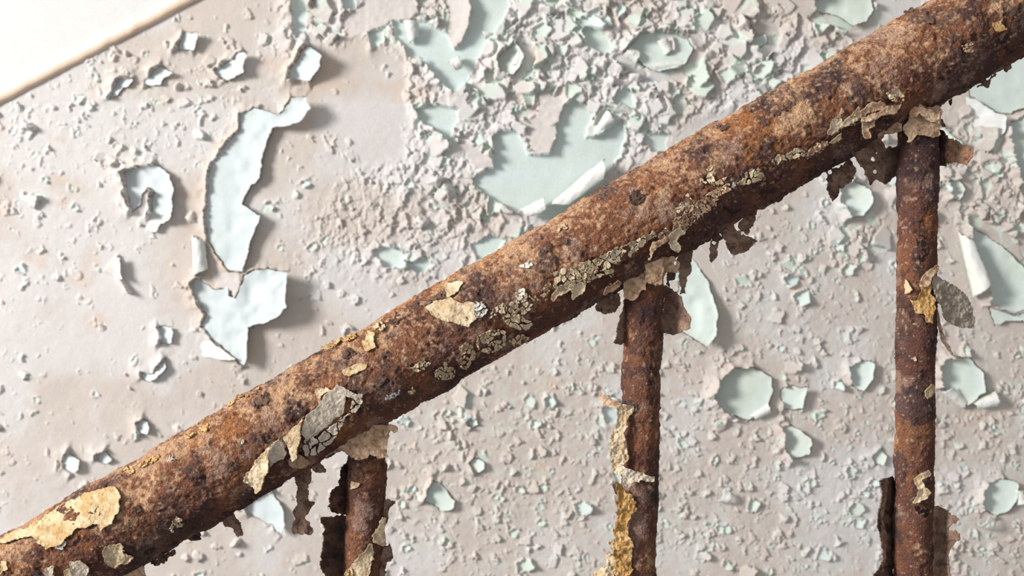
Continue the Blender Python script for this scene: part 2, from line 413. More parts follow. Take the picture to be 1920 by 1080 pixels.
# loose chips: a torn outline, hinged on one side, lifted on the other, mint showing where it tore away
rng = np.random.default_rng(7)
def stamp(cu, cv, a, kind):
    win_ = window((cu, cv), a * 2.4 + 4)
    x = UU[win_] - cu; y = VV[win_] - cv
    if x.size < 9: return
    nv = rng.integers(4, 8); st_ = rng.uniform(0, 2 * math.pi)
    th = st_ + (np.arange(nv) + rng.uniform(-.35, .35, nv)) * 2 * math.pi / nv
    rad = rng.uniform(0.42, 1.0, nv) * a
    xw, yw = x + 0.10 * a * noise2(UU[win_] / (0.5 * a), VV[win_] / (0.5 * a), 171), y + 0.10 * a * noise2(UU[win_] / (0.5 * a), VV[win_] / (0.5 * a), 172)
    r = np.hypot(xw, yw); ov = np.full(x.shape, -1e9)
    for q in range(nv):
        ov = np.maximum(ov, (xw * math.cos(th[q]) + yw * math.sin(th[q])) / rad[q])
    R = r / np.maximum(ov, 0.05); R = np.minimum(R, 1.5 * a)
    fa = rng.normal(0.35, 0.9)                      # free edge mostly away from the damp side
    d = (math.cos(fa), math.sin(fa))
    s = np.clip((x * d[0] + y * d[1]) / a, -1.2, 1.2)
    m = r < R
    lift = min(a * rng.uniform(0.18, 0.5), 9.0)
    h = H[win_]; c = C[win_]
    base = float(np.median(h))
    if kind == 0:      # beige scale, mint torn strip past its free edge
        xs, ys = x - d[0] * a * 0.5, y - d[1] * a * 0.5
        hole = (np.hypot(xs, ys) < R * 0.95) & ~m
        h[hole] = np.minimum(h[hole], base - 0.6)
        if rng.random() < 0.6: c[hole] = MINT
        h[m] = base + 0.4 + (lift * ((s + 1.2) / 2.4) ** 1.6)[m]
    elif kind == 1:    # dished mint chip with raised far edge, beige lip on the near side
        h[m] = base - 0.5 + (lift * 1.2 * np.clip((s + 0.6) / 1.6, 0, 1) ** 1.7)[m]
        c[m] = MINT if rng.random() < 0.7 else MINT_B
        ring = (r >= R) & (r < R + 5) & (s < -0.1)
        h[ring] = base + lift * 0.6 * (1 - ((r - R) / 5)[ring])
    else:              # upturned chip: pale crumb standing up
        h[m] = base + 0.4 + lift * 1.3 * np.clip(1 - (r / (R + 1e-3))[m] ** 2, 0, 1) + 1.2 * s[m]
        c[m] = c[m] * 0.4 + PALE * 0.6
def scatter(n, amin, amax, field, kinds):
    k = 0; tries = 0
    while k < n and tries < n * 40:
        tries += 1
        cu = rng.uniform(-200, 2120); cv = rng.uniform(-130, 1210)
        f = field[int((cv - V0) / ST), int((cu - U0) / ST)]
        if rng.random() > f: continue
        a = amin + (amax - amin) * rng.random() ** 2.6
        stamp(cu, cv, a, kinds[rng.integers(len(kinds))]); k += 1
scatter(420, 4, 11, np.clip(fine + 0.25 * dense, 0, 1), (0, 0, 1, 2))
scatter(330, 9, 26, np.clip(dense * 0.95 + 0.03, 0, 1), (0, 0, 0, 1, 2))
scatter(150, 13, 34, np.clip(dense - 0.1, 0, 1), (0, 0, 0, 1))
scatter(240, 5, 13, np.clip(fine, 0, 1), (0, 1, 1))
scatter(60, 8, 18, np.clip(fine * 1.2 - .2, 0, 1), (1, 0))
scatter(130, 5, 15, np.clip(fine * 0.8, 0, 1), (1, 1, 0))

for poly, lip in BARE:
    w_ = window(poly, 34)
    x, y = warp(UU[w_], VV[w_], 2.2, 91)
    m = inside(poly, x, y)
    d, bx, by = edge_dist(poly, x, y)
    h = H[w_]; c = C[w_]
    nx = (x - bx) / (d + 1e-3)
    rag = 0.6 + 0.8 * noise2(UU[w_] / 11, VV[w_] / 11, 101)
    h += np.where(~m, 1.5 * lip * np.clip(rag, 0, 2) * np.exp(-d / 9.0) * (0.55 + 0.45 * np.clip(-nx, -1, 1)), 0)
    h[m] = -1.6 + 0.25 * fbm2(UU[w_] / 30, VV[w_] / 30, 111, 2)[m]
    hi = lin(211, 224, 222) if poly[0][0] < 1300 else MINT_B
    c[m] = (hi + (MINT * 0.5 + hi * 0.5 - hi) * smooth(-.4, .4, fbm2(UU[w_] / 40, VV[w_] / 40, 121, 2))[..., None])[m]
for poly, dr, lift, lip, lab in SHEETS:
    w_ = window(poly, 40)
    x, y = warp(UU[w_], VV[w_], 2.7, 131)
    m = inside(poly, x, y)
    d, bx, by = edge_dist(poly, x, y)
    h = H[w_]
    q = ((x - bx) * -dr[0] + (y - by) * -dr[1]) / (d + 1e-3)
    rag = np.clip(0.75 + 0.5 * noise2(UU[w_] / 13, VV[w_] / 13, 141), 0.2, 1.4)
    h += np.where(~m, 2.4 * lip * rag * np.exp(-d / 8.0) * smooth(-0.1, 0.7, q), 0)
    flat = m | ((d < 22) & (q < -0.2))
    h[flat] = np.minimum(h[flat], 0.3)
    h[m] = -2.0

# big beige tongues of paint over the bare patches
TONGUES = [
 ([(985,245),(1010,205),(1040,215),(1043,250),(1038,272),(1030,288),(1000,291),(988,270)], (.6,.6), 5),
 ([(840,-10),(878,-10),(886,20),(878,55),(868,80),(850,92),(836,60),(842,30)], (1,.1), 8),
 ([(855,255),(868,262),(925,300),(926,316),(890,318)], (.4,.8), 4),
 ([(1038,180),(1060,150),(1062,186),(1050,215),(1040,235),(1032,215)], (1,.2), 5),
 ([(1012,170),(1055,190),(1048,230),(1030,238),(1005,215)], (.8,.5), 4),
 ([(395,515),(425,508),(452,512),(455,530),(448,552),(440,562),(436,545),(410,540)], (.7,.6), 5),
 ([(640,40),(690,0),(730,-10),(780,0),(785,25),(770,38),(735,40),(700,60),(660,70)], (.5,.7), 3),
 ([(195,508),(210,490),(222,477),(226,500),(230,526),(250,552),(236,548),(215,520)], (1,.1), 9),
 ([(1240,70),(1262,68),(1268,95),(1252,106),(1238,95)], (1,.2), 6),
]
for poly, dr, lift in TONGUES:
    w_ = window(poly, 6)
    x, y = warp(UU[w_], VV[w_], 1.6, 151)
    m = inside(poly, x, y)
    xs = np.array([p[0] * dr[0] + p[1] * dr[1] for p in poly])
    t = np.clip((x * dr[0] + y * dr[1] - xs.min()) / (xs.max() - xs.min()), 0, 1)
    H[w_][m] = (1.0 + lift * t ** 1.6 + 0.3 * noise2(x / 9, y / 9, 161))[m]
    cc = (BEIGE + (PALE - BEIGE) * 0.6)
    C[w_][m] = cc

H = np.where(VV < 193 - 0.527 * UU, 0.3, H)      # plain under the white band
fade = smooth(0, 60, np.minimum(np.minimum(UU - U0, U1 - UU), np.minimum(VV - V0, V1 - VV)))
H = np.clip(H, -2.5, 15) * fade
P = px2w(UU, VV, WALL); P[..., 1] = WALL - H * 0.001
nv_, nu_ = H.shape
Vw = P.reshape(-1, 3); Cw = C.reshape(-1, 3); Fw = grid_faces(nv_, nu_)
# plain wall on all sides of the detailed stretch
ring = []
big = [(-4000, -3200), (6000, -3200), (6000, 3400), (-4000, 3400)]
cor = [0, nu_ - 1, nv_ * nu_ - 1, (nv_ - 1) * nu_]
extra = np.array([px2w(np.float64(a), np.float64(b), WALL) for a, b in big])
k0 = len(Vw)
Vw = np.concatenate([Vw, extra]); Cw = np.concatenate([Cw, np.tile(BEIGE, (4, 1))])
ringf = [[k0 + i, cor[i], cor[(i + 1) % 4], k0 + (i + 1) % 4] for i in range(4)]
Fw = np.concatenate([Fw, np.array(ringf, np.int32)])
wall = mesh_object('wall_back', Vw, Fw, Cw, M_WALL)
wall['kind'] = 'structure'
wall['label'] = 'beige stairwell wall with flaking paint over a pale mint coat'

def peel_sheet(poly, dr, lift, lab, seed, col=None, name='paint_flake'):
    xs = [p[0] for p in poly]; ys = [p[1] for p in poly]
    st = 1.5
    u = np.arange(min(xs) - 8, max(xs) + 8, st); v = np.arange(min(ys) - 8, max(ys) + 8, st)
    X, Y = np.meshgrid(u, v)
    x, y = warp(X, Y, 2.7, 131)
    m = inside(poly, x, y)
    pr = np.array([p[0] * dr[0] + p[1] * dr[1] for p in poly])
    t = np.clip((X * dr[0] + Y * dr[1] - pr.min()) / (pr.max() - pr.min()), 0, 1)
    d, _, _ = edge_dist(poly, x, y)
    lift = lift * 1.15
    h = -0.6 + lift * t ** 1.7 + lift * 0.12 * fbm2(X / 34, Y / 34, seed, 2) * smooth(0, .5, t) + lift * 0.16 * np.exp(-d / 5.0) * t
    Pp = px2w(X, Y, WALL - h * 0.001)
    mix = smooth(-.5, .5, fbm2(X / 50, Y / 50, seed + 5, 3))[..., None]
    front = (MINT if col is None else col) + ((MINT_B if col is None else col) - (MINT if col is None else col)) * mix
    o = sheet_mesh(name, Pp, m, front, CREAM, 0.0005, M_PEEL, wall)
    if o: o['label'] = lab
MINT_L = lin(203, 213, 214)      # bluer mint for the left sheets, sky reflection put into the colour
for i, (poly, dr, lift, lip, lab) in enumerate(SHEETS):
    peel_sheet(poly, dr, lift, lab, 200 + i, MINT_L if poly[0][0] < 600 else None)

for i, (poly, dr, lift, lab) in enumerate(FOLDS):
    peel_sheet(poly, dr, lift, lab, 260 + i, WHITE, 'paint_curl')

def roll(p0, p1, r0, r1, arc, lab, seed):
    ax = np.array([p1[0] - p0[0], p1[1] - p0[1]], float); Ln = np.hypot(*ax); ax /= Ln
    if ax[1] < 0: side = np.array([ax[1], -ax[0]])
    else: side = np.array([-ax[1], ax[0]])
    if side[0] > 0: side = -side                     # side points to the light
    n = max(int(Ln / 1.5), 8); k = 48
    S, T = np.meshgrid(np.linspace(0, 1, n), np.linspace(math.radians(arc[0]), math.radians(arc[1]), k))
    R = (r0 + (r1 - r0) * S) * (1 + 0.06 * fbm2(S * 6, T * 1.2, seed, 2)) * (1 - 0.10 * (T - math.radians(arc[0])) / math.radians(arc[1] - arc[0]))
    off = R * np.cos(T) / (SW * 1000)                # mm -> wall pixels
    u = p0[0] + ax[0] * Ln * S + side[0] * off; v = p0[1] + ax[1] * Ln * S + side[1] * off
    h = R * (1 + np.sin(T)) - 0.8
    y = WALL - h * 0.001
    d = CAM_D + WALL
    Pp = np.stack([(u - 960) / F * d, y, ZC - (v - 540) / F * d], -1)
    e = 0.07 + 0.06 * fbm2(T * 2.2, T * 0 + seed, seed, 3); e2 = 0.07 + 0.06 * fbm2(T * 2.2 + 9, T * 0 + seed, seed + 3, 3)
    tq = (T - math.radians(arc[0])) / math.radians(arc[1] - arc[0])
    m = (S > e * 0.6 + 0.22 * tq ** 1.5) & (S < 1 - e2 * 0.6 - 0.16 * tq ** 2)
    e3 = 0.05 + 0.05 * fbm2(S * 9, S * 0, seed + 6, 3)
    tt = (T - math.radians(arc[0])) / math.radians(arc[1] - arc[0])
    m &= tt < 1 - e3
    o = sheet_mesh('paint_curl', Pp, m, WHITE * 0.6 + CREAM * 0.4, MINT, 0.0005, M_PEEL, wall)
    if o: o['label'] = lab
for i, a in enumerate(ROLLS):
    roll(*a, 300 + i)

# ------------------------------------------------------------------ the white band above the painted wall
def band():
    a = np.array([-2600.0, 195 + 2600 * 0.527]); b = np.array([2900.0, 195 - 2900 * 0.527])
    dirn = (b - a) / np.hypot(*(b - a)); nrm = np.array([dirn[1], -dirn[0]])      # up and to the left
    if nrm[1] > 0: nrm = -nrm
    prof = [(-1.5, -1.0), (-1.5, 1.2), (0, 3.2), (4, 4.2), (9, 4.4), (14, 3.6), (40, 3.4), (2600, 3.4)]
    n = 900
    t = np.linspace(0, 1, n)
    V = []; Cc = []
    for j, (o_, h) in enumerate(prof):
        wob = 1.6 * fbm2(t * 300, t * 0 + 3, 401, 3) if 0 < j < 6 else 0 * t
        p = a[None] + (b - a)[None] * t[:, None] + nrm[None] * (o_ + wob)[:, None]
        w3 = px2w(p[:, 0], p[:, 1], WALL); w3[:, 1] = WALL - (h + 0.25 * wob) * 0.001
        V.append(w3)
        c = np.tile(lin(226, 204, 182) if 1 <= j <= 4 else lin(223, 222, 220), (n, 1))
        if 1 <= j <= 4:
            k = smooth(-.3, .3, fbm2(t * 90, t * 0, 402, 3))[:, None]
            c = c * k + lin(220, 210, 198) * (1 - k)
        Cc.append(c)
    o = mesh_object('wall_upper', np.array(V), grid_faces(len(prof), n), np.array(Cc), M_WALL)
    o['kind'] = 'structure'; o['label'] = 'white painted upper wall above a sloping peach edge'
band()

# ------------------------------------------------------------------ the railing
root = bpy.data.objects.new('stair_railing', None)
root.location = (0, 0, ZC - 0.36)
COL.objects.link(root)
root['label'] = 'rusty iron stair railing with flaking paint and three balusters'
root['category'] = 'railing'
bpy.context.view_layer.update()

RUST = lin(127, 84, 61); RTAN = lin(202, 164, 129); RDARK = lin(72, 54, 54); RORANGE = lin(166, 108, 60)
RPINK = lin(160, 132, 118); RMAROON = lin(100, 66, 56); RBLACK = lin(46, 38, 40)

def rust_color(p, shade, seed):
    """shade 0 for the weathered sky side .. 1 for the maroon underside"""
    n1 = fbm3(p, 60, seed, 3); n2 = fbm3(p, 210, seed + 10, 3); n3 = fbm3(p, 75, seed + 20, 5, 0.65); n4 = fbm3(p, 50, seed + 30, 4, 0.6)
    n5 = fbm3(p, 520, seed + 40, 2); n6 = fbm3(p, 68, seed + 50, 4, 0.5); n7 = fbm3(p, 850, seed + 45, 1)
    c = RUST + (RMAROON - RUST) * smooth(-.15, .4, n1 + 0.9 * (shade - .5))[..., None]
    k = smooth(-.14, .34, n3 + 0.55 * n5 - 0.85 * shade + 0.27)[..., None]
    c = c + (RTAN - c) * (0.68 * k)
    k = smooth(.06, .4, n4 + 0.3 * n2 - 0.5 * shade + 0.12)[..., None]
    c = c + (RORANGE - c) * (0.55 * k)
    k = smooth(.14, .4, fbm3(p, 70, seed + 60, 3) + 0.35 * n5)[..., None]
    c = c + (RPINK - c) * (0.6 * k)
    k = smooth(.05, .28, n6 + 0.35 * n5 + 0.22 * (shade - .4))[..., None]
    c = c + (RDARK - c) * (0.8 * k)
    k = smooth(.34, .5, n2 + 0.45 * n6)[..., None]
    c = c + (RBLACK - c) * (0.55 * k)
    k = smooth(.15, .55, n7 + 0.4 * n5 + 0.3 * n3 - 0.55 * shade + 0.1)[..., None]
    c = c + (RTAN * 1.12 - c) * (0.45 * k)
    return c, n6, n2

def bar(name, p0, p1, r, step, amps, seed, under=None):
    """a rusted round bar from p0 to p1; amps: coarse, mid and fine relief in mm"""
    p0 = np.array(p0, float); p1 = np.array(p1, float)
    a = p1 - p0; Ln = np.linalg.norm(a); a /= Ln
    e1 = np.cross(a, (0, 1, 0)); e1 /= np.linalg.norm(e1)
    e2 = np.cross(a, e1)
    n = int(Ln / step); k = int(2 * math.pi * r / step)
    T, A = np.meshgrid(np.linspace(0, Ln, n), np.linspace(0, 2 * math.pi, k, endpoint=False), indexing='ij')
    rad = e1 * np.cos(A)[..., None] + e2 * np.sin(A)[..., None]
    p = p0 + a * T[..., None] + rad * r
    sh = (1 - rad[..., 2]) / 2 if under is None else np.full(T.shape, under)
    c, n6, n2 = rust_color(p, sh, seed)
    h = amps[0] * fbm3(p, 55, seed + 70, 2) + amps[1] * fbm3(p, 190, seed + 80, 3) + amps[2] * fbm3(p, 620, seed + 90, 3, 0.7)
    h += amps[1] * 0.8 * smooth(.10, .16, n6) - amps[1] * 0.8 * smooth(.30, .40, n2)
    q = p + rad * (h * 0.001)[..., None]
    i = np.arange(n * k, dtype=np.int32).reshape(n, k)
    j = np.roll(i, -1, axis=1)
    f = np.stack([i[:-1], i[1:], j[1:], j[:-1]], -1).reshape(-1, 4)
    V = q.reshape(-1, 3); Cc = c.reshape(-1, 3)
    caps = []
    for end, rev in ((0, True), (n - 1, False)):
        V = np.concatenate([V, q[end].mean(0)[None]]); Cc = np.concatenate([Cc, RMAROON[None]])
        m = len(V) - 1
        ii = i[end]; jj = j[end]
        half = np.stack([ii[0::2], jj[0::2], np.roll(ii, -2)[0::2], np.full(len(ii[0::2]), m)], -1)
        caps.append(half if rev else half[:, ::-1])
    o = mesh_object(name, V, np.concatenate([f] + caps), Cc, M_RUST, root)
    # make the normals point outwards
    return o, (p0, a, r)

def rpt(u): return px2w(np.float64(u), np.float64(1111.0 - 0.578 * u), 0.0)
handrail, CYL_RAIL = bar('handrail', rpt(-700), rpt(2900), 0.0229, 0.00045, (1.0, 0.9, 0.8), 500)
def bp(u, v): return px2w(np.float64(u), np.float64(v), 0.0)
BAL = []
for (u0, v0, u1, v1, sd) in ((694, 770, 668, 1330, 600), (1209, 470, 1187, 1330, 700), (1723, 170, 1708, 1330, 800)):
    BAL.append(bar('baluster', bp(u0, v0), bp(u1, v1), 0.0091, 0.0004, (0.5, 0.6, 0.5), sd, 0.72))
BAL_OB = [b[0] for b in BAL]; BAL_CYL = [b[1] for b in BAL]

def on_cylinder(u, v, cyl, h):
    """the point of a bar's surface (raised by h metres) that lies on the sight line through wall pixel u, v"""
    p0, a, r = cyl
    o = np.array([0, -CAM_D, ZC])
    d = np.stack([(u - 960) / F, np.ones_like(u), -(v - 540) / F], -1)
    d /= np.linalg.norm(d, axis=-1, keepdims=True)
    w = o - p0
    dp = d - (d @ a)[..., None] * a
    wp = w - (w @ a) * a
    A = (dp ** 2).sum(-1); B = (dp * wp).sum(-1); R = r + h
    Cq = (wp ** 2).sum() - R ** 2
    disc = np.maximum(B * B - A * Cq, 0)
    t = (-B - np.sqrt(disc)) / A
    return o + d * t[..., None]

FC = {   # colours of the old rail paint and scale, some with shade painted in
 'cream': (lin(222, 202, 170), lin(198, 172, 136)), 'yellow': (lin(216, 194, 156), lin(198, 162, 112)),
 'ochre': (lin(204, 168, 114), lin(184, 140, 82)), 'grey': (lin(222, 208, 190), lin(204, 188, 168)),
 'white': (lin(222, 218, 210), lin(200, 195, 186)), 'tan': (lin(220, 188, 156), lin(188, 152, 122)), 'scale': (lin(110, 86, 72), lin(82, 62, 54)), 'pit_shade': (lin(44, 34, 32), lin(30, 24, 24)),
 'greytan': (lin(216, 197, 168), lin(190, 165, 134)),
 'brown': (lin(158, 130, 112), lin(124, 98, 84)), 'dark': (lin(112, 86, 74), lin(74, 57, 50)), 'rusty': (lin(176, 128, 104), lin(156, 128, 100)),
}
BACK = lin(96, 74, 60)

def flake(parent, poly, col, lab=None, cyl=None, y0=0.0, slope=(0, 0), lift=(0, 0, 0), edge=0.0, crackle=0, gap=0.055, jag=2.2, base=0.6,
          wave=0.5, holes=(), thick=0.5, seed=1, curve=0.0, tone=1.0):
    xs = [p[0] for p in poly]; ys = [p[1] for p in poly]
    st = 1.0
    u = np.arange(min(xs) - 6, max(xs) + 7, st); v = np.arange(min(ys) - 6, max(ys) + 7, st)
    X, Y = np.meshgrid(u, v)
    x, y = warp(X, Y, jag * 1.35, seed)
    x = x + 0.8 * noise2(X / 2.6, Y / 2.6, seed + 7) * min(jag, 1.5); y = y + 0.8 * noise2(X / 2.6, Y / 2.6, seed + 8) * min(jag, 1.5)
    m = inside(poly, x, y)
    d, _, _ = edge_dist(poly, x, y)
    for hu, hv, hr in holes:
        m &= np.hypot(x - hu, (y - hv)) > hr
    h = base + wave * (fbm2(X / 18, Y / 18, seed + 1, 3) + 0.35 * fbm2(X / 5, Y / 5, seed + 6, 2)) + edge * np.exp(-d / 5.0)
    lx, ly, lz = lift
    if lz:
        pr = np.array([p[0] * lx + p[1] * ly for p in poly])
        t = np.clip((X * lx + Y * ly - pr.min()) / (pr.max() - pr.min()), 0, 1)
        h = h + lz * t ** 1.8
    ca_, cb_ = FC[col]
    k = smooth(-.35, .35, fbm2(X / 16, Y / 16, seed + 2, 4, 0.6))[..., None]
    front = ca_ * k + cb_ * (1 - k)
    if crackle:
        xw, yw = warp(X, Y, 4.0, seed + 3)
        f1, f2, ix, iy, dx, dy = voronoi2(xw / crackle, yw / crackle, seed + 4)
        z = np.zeros_like(ix)
        r1 = hsh(ix, iy, z, seed); r2 = hsh(ix, iy, z, seed + 1); r3 = hsh(ix, iy, z, seed + 2)
        m &= ((f2 - f1) > gap) & (r3 > 0.10)
        h = h + 0.5 * r1 + dx * (r2 - .5) * 1.2 + dy * (r3 - .5) * 1.2 + 0.5 * f1
        front = front * (0.85 + 0.3 * r2)[..., None]
    blot = smooth(0.05, 0.5, fbm2(X / 9, Y / 9, seed + 9, 3, 0.65))[..., None]
    front = front * (1 - (0.45 if col in ('brown', 'dark', 'rusty', 'tan') else 0.2) * blot) * tone
    if cyl is not None:
        Pp = on_cylinder(X, Y, cyl, h * 0.001)
    else:
        cx = sum(xs) / len(xs); cy = sum(ys) / len(ys)
        yy = y0 + slope[0] * (X - cx) * 0.00026 + slope[1] * (Y - cy) * 0.00026 + curve * ((X - cx) * 0.00026) ** 2 - h * 0.001
        Pp = px2w(X, Y, yy)
    o = sheet_mesh('paint_flake', Pp, m, front, BACK, thick * 0.001, M_FLAKE, parent)
    if o and lab: o['label'] = lab
    return o

R_ = dict(parent=handrail, cyl=CYL_RAIL)
flake(poly=[(-6,1012),(55,984),(110,949),(160,924),(216,911),(222,926),(226,950),(206,985),(190,999),(180,982),(150,991),(131,1002),(115,1019),(86,1031),(75,1021),(60,1006),(30,1011),(-6,1022)], col='yellow', lab='long yellow cream sheet of paint at the lower left end', edge=0.8, lift=(.5,.8,1.2), seed=11, **R_)
flake(poly=[(190,1034),(205,1025),(226,1017),(233,1035),(252,1045),(241,1056),(215,1066),(194,1056)], col='cream', lab='cream chip below the long yellow sheet', edge=1.0, lift=(.5,.8,2), seed=12, **R_)
flake(poly=[(130,1056),(150,1051),(168,1065),(161,1084),(133,1084)], col='grey', lab='grey chip at the bottom edge', edge=.8, lift=(.6,-.6,1.5), seed=13, **R_)
flake(poly=[(82,1068),(100,1060),(102,1084),(82,1084)], col='grey', edge=.8, seed=14, **R_)
flake(poly=[(95,1014),(112,1008),(126,1018),(118,1030),(100,1028)], col='white', edge=.6, seed=15, jag=3, **R_)
flake(poly=[(0,1050),(10,1052),(12,1070),(0,1080)], col='yellow', edge=.6, seed=16, **R_)
flake(poly=[(118,1072),(132,1068),(136,1084),(118,1084)], col='yellow', edge=.6, seed=17, **R_)
# the large grey peel over the first baluster
flake(poly=[(632,721),(668,738),(682,737),(678,748),(668,752),(650,745),(646,775),(630,785),(617,798),(598,812),(574,826),(563,812),(572,780),(592,765),(606,742)], col='grey', lab='large smooth grey peel standing off the rail', lift=(-.7,-.6,1.8), edge=.3, wave=.4, base=.8, seed=18, jag=1.4, **R_)
flake(poly=[(573,777),(562,800),(566,815),(560,840),(555,862),(548,868),(542,850),(535,832),(530,820),(545,806)], col='cream', lab='rolled pale lip of the grey peel', lift=(.8,.5,5), base=2, wave=.8, seed=19, jag=1.4, thick=.8, **R_)
flake(poly=[(522,822),(530,828),(540,850),(532,862),(515,868),(506,880),(500,850),(508,838)], col='grey', lab='small grey cupped peel', base=2.5, lift=(-.6,-.5,2), seed=20, jag=1.2, **R_)
flake(poly=[(522,822),(508,838),(504,860),(503,880),(490,918),(480,930),(474,915),(453,905),(470,880),(490,850)], col='cream', lab='pale curled tail of the grey peel', base=2, lift=(.8,.4,5), wave=.9, seed=21, jag=1.6, thick=.9, **R_)
flake(poly=[(570,826),(600,812),(622,800),(640,785),(655,775),(660,752),(676,745),(680,755),(670,772),(652,782),(640,800),(626,830),(600,852),(570,858),(566,842)], col='grey', lab='crazed grey paint below the large peel', crackle=22, gap=.06, base=1.2, edge=.5, seed=22, **R_)
flake(poly=[(540,860),(556,850),(578,862),(580,872),(565,880),(545,878),(538,868)], col='tan', edge=1.2, base=1.5, seed=23, **R_)
flake(poly=[(590,730),(612,724),(622,730),(604,742),(600,748),(592,742)], col='cream', edge=.6, seed=24, **R_)
flake(poly=[(680,640),(690,618),(700,624),(705,650),(690,658),(682,652)], col='yellow', lab='small yellow chip on the upper side', edge=.8, seed=25, **R_)
flake(poly=[(640,692),(660,684),(692,680),(690,690),(672,698),(656,707),(644,704)], col='yellow', edge=.9, lift=(0,1,1), seed=26, **R_)
flake(poly=[(797,577),(813,566),(847,557),(868,567),(887,565),(895,572),(888,590),(893,598),(888,606),(880,613),(866,609),(847,606),(827,599),(806,590)], col='cream', lab='broad cream patch at the middle of the rail', edge=1.0, wave=.8, base=.9, seed=27, **R_)
flake(poly=[(886,566),(903,563),(913,582),(907,594),(892,597),(888,585)], col='white', lab='white crust beside the broad cream patch', edge=.8, base=1.4, crackle=9, gap=.05, seed=28, **R_)
flake(poly=[(833,532),(848,526),(868,530),(861,546),(846,553),(834,562),(838,546)], col='cream', lab='cream chip above the broad cream patch', edge=.8, seed=29, **R_)
flake(poly=[(840,565),(826,600),(846,584)], col='yellow', base=.6, seed=30, **R_)
def cluster(poly, col, cs, seed, lab=None, **k):
    flake(poly=poly, col=col, crackle=cs, edge=.3, seed=seed, lab=lab, **{**R_, **k})
cluster([(893,628),(925,617),(950,622),(945,650),(918,665),(905,660),(890,645)], 'cream', 10, 31, 'crumbled cream cluster')
cluster([(940,595),(975,590),(1000,606),(990,625),(968,618),(950,612)], 'cream', 16, 32)
cluster([(925,575),(960,565),(990,550),(1005,560),(995,585),(960,600),(940,590),(915,600)], 'greytan', 9, 33)
cluster([(965,545),(985,537),(990,560),(970,575)], 'grey', 9, 34)
cluster([(860,650),(880,640),(895,660),(890,680),(866,672)], 'greytan', 10, 35)
cluster([(812,700),(835,680),(855,690),(850,712),(825,716)], 'greytan', 8, 36, 'crumbled tan cluster near the lower side')
cluster([(765,690),(790,676),(810,680),(802,692),(780,700)], 'cream', 9, 37)
cluster([(722,742),(750,728),(752,738),(735,752),(722,754)], 'white', 6, 38, 'small white crust')
cluster([(760,738),(775,725),(782,732),(775,744)], 'greytan', 7, 39)
cluster([(1036,524),(1040,505),(1075,500),(1092,490),(1125,478),(1146,469),(1182,454),(1226,430),(1232,440),(1204,462),(1182,480),(1152,500),(1150,520),(1134,516),(1110,526),(1094,536),(1078,548),(1040,540)], 'greytan', 11, 40, 'long crazed band of cream paint', gap=.045, base=.9)
cluster([(1075,515),(1120,495),(1150,482),(1150,500),(1110,518),(1085,530)], 'cream', 11, 41, gap=.05, base=1.2)
flake(poly=[(1035,548),(1052,534),(1070,534),(1072,548),(1055,552),(1042,562),(1037,570),(1034,556)], col='greytan', lab='curling chip under the crazed band', edge=1.2, lift=(0,1,2.5), seed=42, **R_)
flake(poly=[(1070,536),(1098,530),(1097,548),(1080,558),(1072,566),(1070,550)], col='cream', edge=1.2, lift=(0,1,2.5), seed=43, **R_)
cluster([(1262,432),(1268,402),(1288,385),(1318,372),(1350,372),(1346,392),(1322,400),(1300,420),(1280,440),(1262,455)], 'tan', 9, 44, 'crazed tan cluster above the middle baluster', gap=.045)
cluster([(1310,342),(1318,318),(1336,312),(1340,330),(1362,330),(1358,345),(1338,348)], 'cream', 10, 45)
cluster([(1382,345),(1400,325),(1420,315),(1436,322),(1425,338),(1405,350)], 'cream', 14, 46, 'cream chips beside the crazed cluster')
cluster([(1228,446),(1250,425),(1262,430),(1270,410),(1290,398),(1294,412),(1276,430),(1262,450),(1240,456)], 'tan', 10, 651, gap=.04)
cluster([(1262,398),(1280,372),(1290,360),(1296,376),(1284,392),(1270,404)], 'greytan', 9, 652, gap=.04)
cluster([(1318,372),(1345,350),(1368,344),(1372,356),(1352,368),(1330,382)], 'tan', 8, 653, gap=.04)
cluster([(1508,290),(1530,268),(1552,262),(1556,272),(1534,286),(1514,300)], 'tan', 8, 654, gap=.04)
cluster([(1590,232),(1612,214),(1640,204),(1646,214),(1620,226),(1600,240)], 'tan', 12, 655, gap=.04)
cluster([(1000,560),(1016,540),(1034,528),(1036,546),(1018,560),(1006,572)], 'greytan', 8, 656, gap=.05)
cluster([(950,640),(975,628),(996,632),(990,646),(966,652)], 'tan', 8, 657, gap=.05)
cluster([(856,672),(872,664),(884,676),(876,694),(860,690)], 'tan', 9, 658, gap=.05)
cluster([(700,612),(716,600),(726,610),(712,622)], 'cream', 7, 659, gap=.05)
flake(poly=[(1368,348),(1378,340),(1380,350),(1372,354)], col='white', seed=47, **R_)
cluster([(1445,302),(1456,292),(1482,285),(1500,270),(1512,290),(1500,298),(1480,304),(1462,310)], 'greytan', 12, 48, 'tan scales above the hanging flakes')
cluster([(1522,278),(1540,270),(1546,282),(1535,290)], 'tan', 8, 49)
flake(poly=[(1550,254),(1560,222),(1578,222),(1580,240),(1562,256)], col='greytan', lab='rounded grey tan scale', edge=.8, base=1.2, seed=50, **R_)
flake(poly=[(1553,268),(1580,246),(1580,260),(1562,272)], col='greytan', edge=.8, base=1.2, seed=51, **R_)
flake(poly=[(1580,235),(1600,210),(1612,198),(1616,215),(1602,235),(1585,240)], col='greytan', edge=.8, base=1.4, seed=52, **R_)
flake(poly=[(1600,215),(1622,200),(1650,185),(1664,195),(1650,208),(1622,214),(1610,222)], col='tan', lab='cracked tan sheet beside the last baluster', edge=.7, base=1.6, seed=53, **R_)
flake(poly=[(1572,212),(1580,200),(1582,212),(1576,218)], col='tan', base=1, seed=54, **R_)
